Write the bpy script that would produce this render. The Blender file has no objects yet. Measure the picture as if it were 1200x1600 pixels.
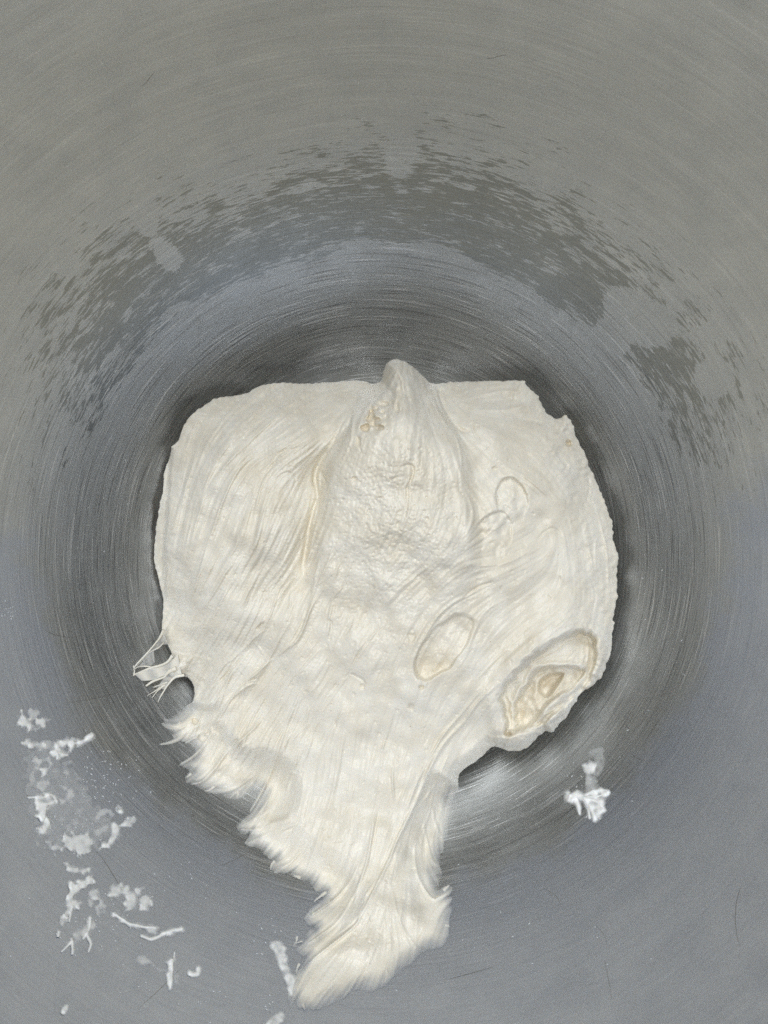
import bpy, math, random
import numpy as np
from mathutils import Vector, Matrix

random.seed(7)
rng = np.random.default_rng(7)
scene = bpy.context.scene
COL = scene.collection

# ------------------------------------------------------------------ camera
CAM_H = 0.445                                  # camera height over the bowl's lowest point (m)
FOCAL = 1209.0                                 # focal length in photo pixels (1200 x 1600)
TILT_X = math.atan(62 / FOCAL)                 # leans slightly to the far side
TILT_Y = -math.atan(8 / FOCAL)
cam_data = bpy.data.cameras.new('camera')
cam_data.sensor_fit = 'VERTICAL'
cam_data.sensor_height = 24.0
cam_data.lens = FOCAL / 1600 * 24.0
cam_data.clip_start = 0.01
cam_data.clip_end = 50
cam = bpy.data.objects.new('camera', cam_data)
cam.location = (0, 0, CAM_H)
cam.rotation_euler = (TILT_X, TILT_Y, 0)
COL.objects.link(cam)
scene.camera = cam
CAMROT = np.array(cam.rotation_euler.to_matrix())

# ------------------------------------------------------------------ light
world = bpy.data.worlds.new('World')
scene.world = world
world.use_nodes = True
bg = world.node_tree.nodes['Background']
bg.inputs[0].default_value = (0.90, 0.96, 1.0, 1)
bg.inputs[1].default_value = 0.014


def area(name, loc, target, sx, sy, power, color):
    d = bpy.data.lights.new(name, 'AREA')
    d.shape = 'RECTANGLE'
    d.size, d.size_y = sx, sy
    d.energy = power
    d.color = color
    o = bpy.data.objects.new(name, d)
    o.location = loc
    o.rotation_euler = (Vector(target) - Vector(loc)).to_track_quat('-Z', 'Y').to_euler()
    COL.objects.link(o)
    return o


area('window_light', (0.0, 1.06, 1.45), (0, 0.25, 0), 1.5, 0.6, 15.5, (0.95, 0.985, 1.0))
area('ceiling_light', (-0.06, 0.06, 1.80), (0, 0, 0), 0.5, 0.5, 16.8, (0.97, 0.985, 1.0))

scene.view_settings.view_transform = 'Standard'
scene.view_settings.look = 'None'
scene.view_settings.exposure = 0.0
scene.view_settings.gamma = 1.0
scene.cycles.use_denoising = False            # keep the brushing and the grain of the picture
scene.cycles.max_bounces = 12
scene.cycles.sample_clamp_indirect = 3.0
scene.cycles.use_adaptive_sampling = False
scene.cycles.glossy_bounces = 8
scene.cycles.diffuse_bounces = 6
scene.cycles.transparent_max_bounces = 16


# ------------------------------------------------------------------ small tools
def px_dir(px, py):
    """world direction (z = -1) of a photo pixel"""
    x = (np.asarray(px, float) - 600) / FOCAL
    y = (800 - np.asarray(py, float)) / FOCAL
    v = np.stack([x, y, -np.ones_like(x)], -1) @ CAMROT.T
    return v / -v[..., 2:3]


def at(px, py, z):
    d = px_dir(px, py)
    s = (CAM_H - np.asarray(z, float))[..., None]
    p = d * s
    p[..., 2] += CAM_H
    return p


PROFILE = np.array([(0, 0), (.03, .0003), (.05, .0015), (.07, .0042), (.09, .0092), (.105, .0150), (.12, .0228),
                    (.135, .0330), (.15, .0462), (.163, .0605), (.175, .0775), (.185, .0965), (.192, .1140),
                    (.198, .1345), (.203, .1570), (.207, .1830), (.210, .2050), (.2115, .2250), (.2125, .2400)])


def smooth_profile():
    # resample the profile evenly by arc length and smooth it
    seg = np.r_[0, np.cumsum(np.hypot(*np.diff(PROFILE, axis=0).T))]
    s = np.linspace(0, seg[-1], 260)
    r, h = np.interp(s, seg, PROFILE[:, 0]), np.interp(s, seg, PROFILE[:, 1])
    k = np.hanning(31); k /= k.sum()
    rp = np.r_[-r[15:0:-1], r, 2 * r[-1] - r[-2:-17:-1]]
    hp = np.r_[h[15:0:-1], h, 2 * h[-1] - h[-2:-17:-1]]
    return np.convolve(rp, k, 'valid'), np.convolve(hp, k, 'valid')


PR, PH = smooth_profile()
PR[0] = 0


def bowl_h(r):
    return np.interp(r, PR, PH)


_pr = PR / (CAM_H - PH)                         # apparent radius of each ring seen from the axis


def bowl_z_px(px, py):
    """height of the bowl's inner surface under a photo pixel"""
    d = px_dir(px, py)
    return np.interp(np.hypot(d[..., 0], d[..., 1]), _pr, PH)


def at_bowl(px, py, lift=0.0):
    z = bowl_z_px(px, py)
    p = at(px, py, z)
    r = np.hypot(p[..., 0], p[..., 1])
    sl = np.interp(r, PR, np.gradient(PH, PR))
    n = np.stack([-p[..., 0] / np.maximum(r, 1e-6) * sl, -p[..., 1] / np.maximum(r, 1e-6) * sl, np.ones_like(r)], -1)
    n /= np.linalg.norm(n, axis=-1, keepdims=True)
    return p + n * np.asarray(lift, float)[..., None]


def smooth(a, b, x):
    t = np.clip((x - a) / (b - a), 0, 1)
    return t * t * (3 - 2 * t)


def catmull(pts, n=10):
    p = np.asarray(pts, float)
    if len(p) < 3:
        t = np.linspace(0, 1, n + 1)[:, None]
        return p[0] * (1 - t) + p[-1] * t
    q = np.vstack([2 * p[0] - p[1], p, 2 * p[-1] - p[-2]])
    out = []
    for i in range(1, len(q) - 2):
        for t in np.linspace(0, 1, n, endpoint=False):
            a, b, c, d = q[i - 1:i + 3]
            out.append(.5 * (2 * b + (c - a) * t + (2 * a - 5 * b + 4 * c - d) * t * t + (3 * b - a - 3 * c + d) * t ** 3))
    out.append(p[-1])
    return np.array(out)


def poly_sd(poly, X, Y):
    """signed distance to a polygon (positive inside), pixels"""
    P = np.asarray(poly, np.float32)
    best = np.full(X.shape, 1e9, np.float32)
    inside = np.zeros(X.shape, bool)
    for (ax, ay), (bx, by) in zip(P, np.roll(P, -1, 0)):
        ex, ey = bx - ax, by - ay
        wx, wy = X - ax, Y - ay
        t = np.clip((wx * ex + wy * ey) / (ex * ex + ey * ey + 1e-9), 0, 1)
        np.minimum(best, (wx - t * ex) ** 2 + (wy - t * ey) ** 2, out=best)
        if ay != by:
            inside ^= ((ay > Y) != (by > Y)) & (X < ex * (Y - ay) / (by - ay) + ax)
    best = np.sqrt(best)
    return np.where(inside, best, -best)


def band_noise(shape, scale, seed, ani=(1, 1)):
    """smooth random field with features about `scale` cells wide, unit deviation"""
    r = np.random.default_rng(seed).standard_normal(shape)
    fy = np.fft.fftfreq(shape[0])[:, None] * ani[1]
    fx = np.fft.rfftfreq(shape[1])[None, :] * ani[0]
    f2 = (fx * fx + fy * fy) * scale * scale
    g = f2 * np.exp(-f2 * 2.2)
    out = np.fft.irfft2(np.fft.rfft2(r) * g, s=shape)
    return (out / out.std()).astype(np.float32)


def blur(a, s):
    fy = np.fft.fftfreq(a.shape[0])[:, None]
    fx = np.fft.rfftfreq(a.shape[1])[None, :]
    return np.fft.irfft2(np.fft.rfft2(a) * np.exp(-2 * (math.pi * s) ** 2 * (fx * fx + fy * fy)), s=a.shape)


def mesh_obj(name, verts, faces, mat, parent=None, attrs=None, smooth_shade=True):
    m = bpy.data.meshes.new(name)
    verts = np.asarray(verts, np.float32)
    faces = np.asarray(faces, np.int32)
    if len(faces) and faces.ndim == 2:
        k = faces.shape[1]
        m.vertices.add(len(verts)); m.vertices.foreach_set('co', verts.ravel())
        m.loops.add(faces.size); m.loops.foreach_set('vertex_index', faces.ravel())
        m.polygons.add(len(faces))
        m.polygons.foreach_set('loop_start', np.arange(0, faces.size, k, dtype=np.int32))
        m.polygons.foreach_set('use_smooth', np.full(len(faces), smooth_shade))
    for nm, v in (attrs or {}).items():
        a = m.attributes.new(nm, 'FLOAT', 'POINT')
        a.data.foreach_set('value', np.asarray(v, np.float32))
    m.update(calc_edges=True)
    m.validate()
    m.materials.append(mat)
    o = bpy.data.objects.new(name, m)
    COL.objects.link(o)
    o.parent = parent
    return o


def empty(name, loc):
    o = bpy.data.objects.new(name, None)
    o.empty_display_size = 0.02
    o.location = loc
    COL.objects.link(o)
    return o


def adopt(child, parent):
    child.parent = parent
    child.matrix_parent_inverse = Matrix.Translation(parent.location).inverted()


def tag(o, label, cat, group=None, kind=None):
    o['label'] = label
    o['category'] = cat
    if group: o['group'] = group
    if kind: o['kind'] = kind
    return o


# ------------------------------------------------------------------ node helper
class NT:
    def __init__(self, name):
        self.m = bpy.data.materials.new(name)
        self.m.use_nodes = True
        self.t = self.m.node_tree
        self.t.nodes.clear()

    def n(self, kind, **kw):
        nd = self.t.nodes.new('ShaderNode' + kind)
        ins = kw.pop('ins', {})
        for k, v in kw.items():
            setattr(nd, k, v)
        for k, v in ins.items():
            if hasattr(v, 'is_output'):
                self.t.links.new(v, nd.inputs[k])
            else:
                nd.inputs[k].default_value = v
        return nd

    def math(self, op, a, b=0.0, c=0.0, clamp=False):
        return self.n('Math', operation=op, use_clamp=clamp, ins={0: a, 1: b, 2: c}).outputs[0]

    def mapr(self, v, a, b, c=0.0, d=1.0, smooth=False):
        return self.n('MapRange', interpolation_type='SMOOTHSTEP' if smooth else 'LINEAR',
                      ins={'Value': v, 'From Min': a, 'From Max': b, 'To Min': c, 'To Max': d}).outputs[0]

    def mix(self, f, a, b):
        nd = self.n('Mix', data_type='RGBA')
        for k, v in ((0, f), (6, a), (7, b)):
            if hasattr(v, 'is_output'):
                self.t.links.new(v, nd.inputs[k])
            else:
                nd.inputs[k].default_value = v
        return nd.outputs[2]

    def noise(self, vec, scale, detail=2.0, rough=0.5, dist=0.0):
        return self.n('TexNoise', ins={'Vector': vec, 'Scale': scale, 'Detail': detail, 'Roughness': rough,
                                       'Distortion': dist}).outputs[0]

    def comb(self, x, y, z):
        return self.n('CombineXYZ', ins={0: x, 1: y, 2: z}).outputs[0]

    def bump(self, h, strength, dist, normal=None):
        ins = {'Height': h, 'Strength': strength, 'Distance': dist}
        if normal is not None:
            ins['Normal'] = normal
        return self.n('Bump', ins=ins).outputs[0]

    def out(self, sh):
        self.n('OutputMaterial', ins={0: sh})
        return self.m


# ------------------------------------------------------------------ materials
def steel_inner():
    k = NT('brushed_steel')
    pos = k.n('TexCoord').outputs['Object']
    s = k.n('SeparateXYZ', ins={0: pos})
    x, y, z = s.outputs
    r = k.math('SQRT', k.math('ADD', k.math('MULTIPLY', x, x), k.math('MULTIPLY', y, y)))
    cx, cy = k.math('DIVIDE', x, r), k.math('DIVIDE', y, r)
    sl = k.math('ADD', r, z)                                   # grows steadily along the profile
    arc = k.n('Attribute', attribute_name='arc').outputs['Fac']
    # brushing: noise stretched round the axis, at three finenesses
    wob = k.noise(pos, 9.0, 1.0)
    arcw = k.math('MULTIPLY_ADD', wob, .004, arc)

    def streak(freq, ang, detail, off=0.0, rough=.6):
        return k.noise(k.comb(k.math('MULTIPLY_ADD', cx, ang, off), k.math('MULTIPLY', cy, ang), k.math('MULTIPLY', arcw, freq)), 1.0, detail, rough)
    s1 = streak(900, 6.0, 2.0)
    s3 = streak(170, 2.2, 3.0, 11.0, .7)
    # cleaner, deeper scratches in the lower part of the bowl
    low = k.mapr(r, .150, .195, 1.0, .22, True)
    dn = streak(1050, 4.5, 1.0, 23.0)
    deep = k.math('MULTIPLY', k.mapr(dn, .60, .70, 0, 1), low)
    deepd = k.math('MULTIPLY', k.mapr(dn, .40, .30, 0, 1), low)
    grain = k.noise(pos, 1500, 1.0, .6)
    h = k.math('ADD', k.math('MULTIPLY', s1, 1.1), k.math('MULTIPLY', grain, .4))
    h = k.math('ADD', h, k.math('MULTIPLY', k.math('SUBTRACT', deep, deepd), .5))
    # wet film left on the far wall
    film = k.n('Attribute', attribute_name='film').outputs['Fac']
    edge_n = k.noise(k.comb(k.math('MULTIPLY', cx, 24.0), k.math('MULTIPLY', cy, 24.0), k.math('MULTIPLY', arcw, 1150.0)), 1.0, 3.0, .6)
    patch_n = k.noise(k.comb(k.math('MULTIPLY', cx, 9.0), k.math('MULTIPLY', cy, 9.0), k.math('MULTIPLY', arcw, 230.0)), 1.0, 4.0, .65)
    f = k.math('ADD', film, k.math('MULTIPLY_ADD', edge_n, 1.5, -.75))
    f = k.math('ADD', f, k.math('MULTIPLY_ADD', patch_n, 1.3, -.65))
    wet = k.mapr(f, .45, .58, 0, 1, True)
    # dull greasy residue, mostly low on the near wall
    haze = k.n('Attribute', attribute_name='residue').outputs['Fac']
    hz = k.mapr(k.math('ADD', haze, k.math('MULTIPLY_ADD', k.noise(pos, 38.0, 4.0, .6), .9, -.45)), .35, .75, 0, 1, True)
    base = k.mix(k.mapr(s3, .3, .7, 0, 1), (.425, .440, .445, 1), (.485, .500, .505, 1))
    base = k.mix(k.math('MULTIPLY', k.mapr(s1, .35, .65, 0, 1), .25), base, (.62, .63, .63, 1))
    base = k.mix(k.math('MULTIPLY', deep, .55), base, (.80, .81, .82, 1))
    base = k.mix(k.math('MULTIPLY', deepd, .5), base, (.25, .25, .25, 1))
    base = k.mix(k.math('MULTIPLY', hz, .6), base, (.49, .535, .645, 1))
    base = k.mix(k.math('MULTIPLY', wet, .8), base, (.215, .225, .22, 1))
    blotch = k.noise(pos, 55.0, 4.0, .6)
    rough = k.math('ADD', k.mapr(blotch, .3, .7, .32, .40), k.math('MULTIPLY', hz, .06))
    rough = k.math('SUBTRACT', rough, k.math('MULTIPLY', wet, .12))
    rough = k.math('ADD', rough, k.mapr(s1, .3, .7, -.04, .04))
    nrm = k.bump(h, .26, .00012)
    tan = k.n('Tangent', direction_type='RADIAL', axis='Z').outputs[0]
    p = k.n('BsdfPrincipled', ins={'Base Color': base, 'Metallic': 1.0, 'Roughness': rough, 'Normal': nrm,
                                   'Anisotropic': .45, 'Tangent': tan})
    return k.out(p.outputs[0])


def steel_plain(name='plain_steel', col=(.5, .5, .49, 1)):
    k = NT(name)
    pos = k.n('TexCoord').outputs['Object']
    n = k.noise(pos, 300, 3.0)
    p = k.n('BsdfPrincipled', ins={'Base Color': col, 'Metallic': 1.0, 'Roughness': k.mapr(n, .3, .7, .3, .4)})
    return k.out(p.outputs[0])


def dough_mat(name, thin=False, clear=True):
    k = NT(name)
    pos = k.n('TexCoord').outputs['Object']
    op = k.n('Attribute', attribute_name='opacity').outputs['Fac']
    n1 = k.noise(pos, 60, 3.0, .55)
    n2 = k.noise(pos, 420, 3.0, .6)
    base = k.mix(k.mapr(n1, .32, .68, 0, 1, True), (.735, .688, .580, 1), (.800, .764, .672, 1))
    brown = k.n('Attribute', attribute_name='brown').outputs['Fac']
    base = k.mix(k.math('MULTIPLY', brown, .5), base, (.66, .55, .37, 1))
    # bran specks
    v = k.n('TexVoronoi', ins={'Vector': pos, 'Scale': 260.0})
    rnd = k.n('SeparateColor', ins={0: v.outputs['Color']}).outputs[0]
    sp = k.math('MULTIPLY', k.math('LESS_THAN', v.outputs['Distance'], .085), k.math('GREATER_THAN', rnd, .93))
    base = k.mix(k.math('MULTIPLY', sp, .55), base, (.30, .19, .10, 1))
    if clear and not thin:
        base = k.mix(k.mapr(op, .3, 1.0, .6, 0), base, (.83, .85, .855, 1))
    if thin:
        base = (.82, .825, .81, 1)
    h = k.math('ADD', k.math('MULTIPLY', n2, .6), k.math('MULTIPLY', k.noise(pos, 1300, 2.0, .6), .35))
    nrm = k.bump(h, .12 if thin else .5, .0005)
    p = k.n('BsdfPrincipled', ins={'Base Color': base, 'Roughness': k.mapr(n2, .3, .7, .31, .45), 'Normal': nrm,
                                   'Subsurface Weight': .2, 'Subsurface Radius': (1.0, .72, .45),
                                   'Subsurface Scale': .0024, 'Specular IOR Level': .5, 'IOR': 1.42})
    if not clear:
        return k.out(p.outputs[0])
    tr = k.n('BsdfTransparent')
    mx = k.n('MixShader', ins={0: op, 1: tr.outputs[0], 2: p.outputs[0]})
    return k.out(mx.outputs[0])


STEEL = steel_inner()
STEEL_OUT = steel_plain()
SCRATCH = steel_plain('scratched_steel', (.34, .34, .34, 1))
DOUGH = dough_mat('wet_dough', clear=False)
DOUGH_SHEER = dough_mat('sheer_dough')
FILM = dough_mat('thin_dough_film', True)

# ------------------------------------------------------------------ mixing bowl
WET_RING = [(140, 640), (300, 430), (430, 382), (575, 368), (720, 385), (860, 440), (960, 560), (1030, 690)]
DRY_SPOTS = [(226, 335, 15, 34, -14), (102, 412, 17, 17, 0), (262, 400, 16, 26, -40), (985, 480, 40, 30, 20), (1018, 508, 36, 34, -30), (960, 520, 26, 34, 0),
             (1150, 500, 52, 22, -25), (1115, 590, 30, 26, 0), (627, 235, 22, 62, 4), (1062, 455, 28, 12, -8)]


def build_bowl():
    root = empty('mixing_bowl', (0, 0, 0))
    nseg = 540
    rows = np.linspace(1, len(PR) - 1, 210)
    r = np.interp(rows, np.arange(len(PR)), PR)
    h = np.interp(rows, np.arange(len(PR)), PH)
    arc1 = np.r_[0, np.cumsum(np.hypot(np.diff(PR), np.diff(PH)))]
    s = np.interp(rows, np.arange(len(PR)), arc1)
    th = np.linspace(0, 2 * np.pi, nseg, endpoint=False)
    X = r[:, None] * np.cos(th); Y = r[:, None] * np.sin(th); Z = np.repeat(h[:, None], nseg, 1)
    S = np.repeat(s[:, None], nseg, 1)
    # where the film lies: apparent position of each vertex in the photograph
    d = np.stack([X, Y, Z - CAM_H], -1) @ CAMROT
    U = 600 + FOCAL * d[..., 0] / -d[..., 2]
    V = 800 - FOCAL * d[..., 1] / -d[..., 2]
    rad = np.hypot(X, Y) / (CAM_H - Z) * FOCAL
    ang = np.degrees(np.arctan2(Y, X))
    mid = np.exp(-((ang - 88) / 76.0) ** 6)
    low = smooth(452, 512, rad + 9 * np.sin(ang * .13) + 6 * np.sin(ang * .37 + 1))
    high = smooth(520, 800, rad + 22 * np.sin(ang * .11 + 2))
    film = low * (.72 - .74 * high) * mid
    for (cx, cy, a, b, rot) in DRY_SPOTS:
        c, sn = math.cos(math.radians(rot)), math.sin(math.radians(rot))
        du, dv = U - cx, V - cy
        q = np.hypot((du * c + dv * sn) / a, (-du * sn + dv * c) / b)
        film -= (.3 if cx == 627 else .8) * (1 - smooth(.6, 1.3, q))
    residue = smooth(40, -60, ang) * smooth(-220, -120, ang) * smooth(430, 640, rad) * .75
    a360 = (ang + 360) % 360
    residue = smooth(140, 205, a360) * (1 - smooth(335, 395, a360)) * smooth(420, 600, rad) * .95
    residue = np.maximum(residue, np.where(a360 < 60, (1 - smooth(-10, 45, a360)) * smooth(420, 640, rad) * .8, 0))
    verts = np.stack([X, Y, Z], -1).reshape(-1, 3)
    i, j = np.meshgrid(np.arange(len(rows) - 1), np.arange(nseg), indexing='ij')
    a = i * nseg + j; b = i * nseg + (j + 1) % nseg
    faces = np.stack([a, b, b + nseg, a + nseg], -1).reshape(-1, 4)
    # close the pole with a tiny fan of quads collapsed on the axis
    verts = np.vstack([verts, [[0, 0, 0]]])
    cidx = len(verts) - 1
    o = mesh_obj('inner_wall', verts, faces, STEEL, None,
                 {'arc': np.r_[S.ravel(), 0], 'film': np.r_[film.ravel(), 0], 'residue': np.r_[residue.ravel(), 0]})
    adopt(o, root)
    # outer skin, a little thicker than the sheet, and the rolled rim
    t = .0022
    ns = 128
    th = np.linspace(0, 2 * np.pi, ns, endpoint=False)
    rr, hh = PR[::6], PH[::6]
    nr = np.gradient(hh); nh = -np.gradient(rr); ln = np.hypot(nr, nh)
    ro, ho = rr + nr / ln * t, hh + nh / ln * t
    ro[0] = .0004
    V2 = np.stack([ro[:, None] * np.cos(th), ro[:, None] * np.sin(th), np.repeat(ho[:, None], ns, 1)], -1).reshape(-1, 3)
    i, j = np.meshgrid(np.arange(len(ro) - 1), np.arange(ns), indexing='ij')
    a = i * ns + j; b = i * ns + (j + 1) % ns
    adopt(mesh_obj('outer_wall', V2, np.stack([a, a + ns, b + ns, b], -1).reshape(-1, 4), STEEL_OUT), root)
    ph = np.linspace(0, 2 * np.pi, 14, endpoint=False)
    R0, H0, rt = PR[-1] + .0035, PH[-1], .0042
    V3 = np.stack([(R0 + rt * np.cos(ph))[:, None] * np.cos(th), (R0 + rt * np.cos(ph))[:, None] * np.sin(th),
                   np.repeat((H0 + rt * np.sin(ph))[:, None], ns, 1)], -1).reshape(-1, 3)
    i, j = np.meshgrid(np.arange(14), np.arange(ns), indexing='ij')
    i2, j2 = (i + 1) % 14, (j + 1) % ns
    adopt(mesh_obj('rolled_rim', V3, np.stack([i * ns + j, i * ns + j2, i2 * ns + j2, i2 * ns + j], -1).reshape(-1, 4),
                   STEEL_OUT), root)
    scr = [((70, 985), (125, 995)), ((105, 1098), (200, 1076)), ((345, 1352), (402, 1322)), ((215, 1576), (285, 1512)), ((930, 1445), (948, 1478)),
           ((1158, 1385), (1156, 1480)), ((945, 1500), (957, 1560)), ((848, 1388), (876, 1412)), ((985, 1175), (1005, 1188)), ((330, 1270), (350, 1290)),
           ((222, 135), (240, 112)), ((760, 92), (790, 84)), ((150, 1330), (190, 1390)), ((700, 1530), (770, 1512))]
    rs = np.random.default_rng(3)
    for (x0, y0), (x1, y1) in scr:
        n = 14
        t = np.linspace(0, 1, n)
        nx, ny = -(y1 - y0), x1 - x0
        ln = math.hypot(nx, ny); nx, ny = nx / ln, ny / ln
        bow = rs.normal(0, .05) * ln * 4 * t * (1 - t) + np.cumsum(rs.normal(0, .25, n))
        w_ = (.12 + .3 * np.sin(np.pi * t)) * rs.uniform(.7, 1.1)
        xs, ys = x0 + (x1 - x0) * t + nx * bow, y0 + (y1 - y0) * t + ny * bow
        A = at_bowl(xs + nx * w_, ys + ny * w_, np.full(n, .00006)); B = at_bowl(xs - nx * w_, ys - ny * w_, np.full(n, .00006))
        V_ = np.vstack([A, B]); k_ = np.arange(n - 1)
        adopt(mesh_obj('scratch', V_, np.stack([k_, k_ + n, k_ + n + 1, k_ + 1], -1), SCRATCH), root)
    tag(root, 'large brushed stainless steel mixing bowl holding the dough, wet on its far wall', 'bowl')


build_bowl()

# ------------------------------------------------------------------ the dough
OUTLINE = [(603, 575), (606, 566), (620, 561), (635, 565), (650, 577), (668, 594), (678, 599), (712, 596), (750, 596),
           (782, 594), (816, 595), (823, 602), (840, 615), (847, 630), (855, 645), (867, 655), (876, 653), (885, 650),
           (896, 662), (900, 677), (912, 705), (920, 730), (932, 752), (942, 772), (950, 800), (956, 817), (962, 847),
           (967, 868), (963, 912), (964, 937), (961, 962), (958, 992), (955, 1023), (947, 1042), (938, 1058), (923, 1073),
           (911, 1083), (898, 1100), (884, 1119), (869, 1137), (865, 1145), (852, 1145), (838, 1156), (823, 1168),
           (794, 1175), (773, 1168), (759, 1178), (740, 1193), (719, 1210), (716, 1229), (710, 1255), (708, 1272),
           (697, 1302), (696, 1315), (687, 1336), (688, 1354), (690, 1367), (686, 1388), (697, 1384), (705, 1386), (704, 1412),
           (701, 1442), (695, 1470), (672, 1484), (650, 1494), (629, 1510), (598, 1537), (573, 1548), (556, 1542),
           (542, 1552), (525, 1560), (506, 1570), (494, 1580), (479, 1577), (468, 1577), (462, 1565), (455, 1579),
           (451, 1558), (450, 1540), (460, 1524), (476, 1502), (462, 1488), (453, 1474), (471, 1470), (482, 1450), (492, 1452),
           (481, 1440), (484, 1425), (502, 1408), (502, 1396), (486, 1383), (457, 1367), (424, 1357), (428, 1346),
           (415, 1335), (396, 1325), (386, 1317), (392, 1306), (370, 1293), (384, 1274), (400, 1250), (406, 1238), (396, 1236),
           (384, 1246), (361, 1248), (336, 1238), (298, 1226), (293, 1215), (300, 1204), (284, 1195), (306, 1178),
           (296, 1160), (272, 1152), (255, 1131), (273, 1118), (290, 1104), (302, 1095), (304, 1079), (300, 1066),
           (288, 1056), (272, 1059), (262, 1050), (270, 1028), (262, 1008), (254, 990), (254, 970), (255, 948), (254, 930), (246, 900),
           (240, 870), (242, 830), (250, 790), (257, 735), (266, 707), (266, 697), (277, 689), (284, 670), (290, 660),
           (302, 646), (317, 635), (335, 624), (370, 617), (390, 609), (417, 601), (455, 597), (492, 598), (525, 596),
           (562, 594), (587, 597), (598, 590)]
# boundary samples: 0 = thick rounded edge, 1 = thin skirt stuck to the steel
EDGE_KIND = [(620, 561, 0), (330, 630, 0), (250, 800, 0), (254, 950, 0), (280, 1050, 0), (302, 1080, 0), (440, 600, 0), (540, 596, 0),
             (740, 596, 0), (850, 640, 0), (920, 740, 0), (965, 880, 0), (958, 1000, 0), (900, 1100, 0), (820, 1170, 0),
             (760, 1180, 0), (725, 1205, 0), (712, 1245, .8), (700, 1300, 1), (690, 1360, 1), (704, 1410, 1), (690, 1475, 1),
             (620, 1515, 1), (540, 1552, 1), (470, 1575, 1), (455, 1520, 1), (470, 1470, 1), (485, 1430, 1), (470, 1375, 1),
             (420, 1345, 1), (375, 1292, 1), (404, 1240, 1), (350, 1245, 1), (295, 1215, 1), (290, 1165, 1), (255, 1131, 1),
             (290, 1106, .8)]
# height of the top surface above the bowl's lowest point, mm
TOP = [(270, 720, 44), (250, 850, 43), (262, 950, 42), (300, 1020, 42), (340, 640, 46), (420, 615, 47), (520, 610, 49),
       (600, 600, 61), (622, 575, 66), (640, 620, 70), (680, 620, 56), (740, 610, 47), (820, 615, 45), (880, 680, 46),
       (930, 780, 45), (955, 880, 45), (950, 1000, 50), (915, 1085, 58), (870, 1050, 66), (830, 1110, 62), (830, 1165, 56), (770, 1160, 50),
       (320, 760, 54), (380, 740, 58), (440, 720, 60), (330, 880, 54), (400, 880, 62), (450, 820, 63), (478, 860, 57), (490, 760, 57),
       (520, 700, 60), (560, 660, 66), (610, 680, 73), (650, 700, 74), (600, 780, 72), (560, 850, 67), (640, 850, 71),
       (700, 720, 66), (740, 660, 56), (720, 800, 68), (800, 700, 57), (860, 760, 56), (800, 850, 64), (880, 880, 57),
       (920, 940, 53), (720, 900, 69), (640, 960, 68), (560, 960, 65), (480, 960, 61), (400, 980, 57), (340, 980, 50),
       (700, 1020, 66), (780, 980, 63), (840, 1000, 61), (620, 1060, 65), (540, 1060, 62), (450, 1060, 57), (380, 1060, 51),
       (330, 1080, 47), (310, 1120, 48), (780, 1080, 59), (720, 1100, 61), (640, 1140, 61), (560, 1140, 60), (480, 1140, 56), (410, 1140, 53),
       (370, 1160, 52), (690, 1180, 58), (620, 1220, 61), (540, 1220, 60), (470, 1220, 57), (430, 1240, 56),
       (650, 1260, 61), (580, 1300, 63), (500, 1300, 61), (440, 1290, 58), (620, 1340, 68), (560, 1360, 71), (500, 1360, 68),
       (590, 1420, 81), (540, 1420, 80), (560, 1480, 92), (510, 1480, 90), (480, 1540, 104), (540, 1530, 101)]
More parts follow.
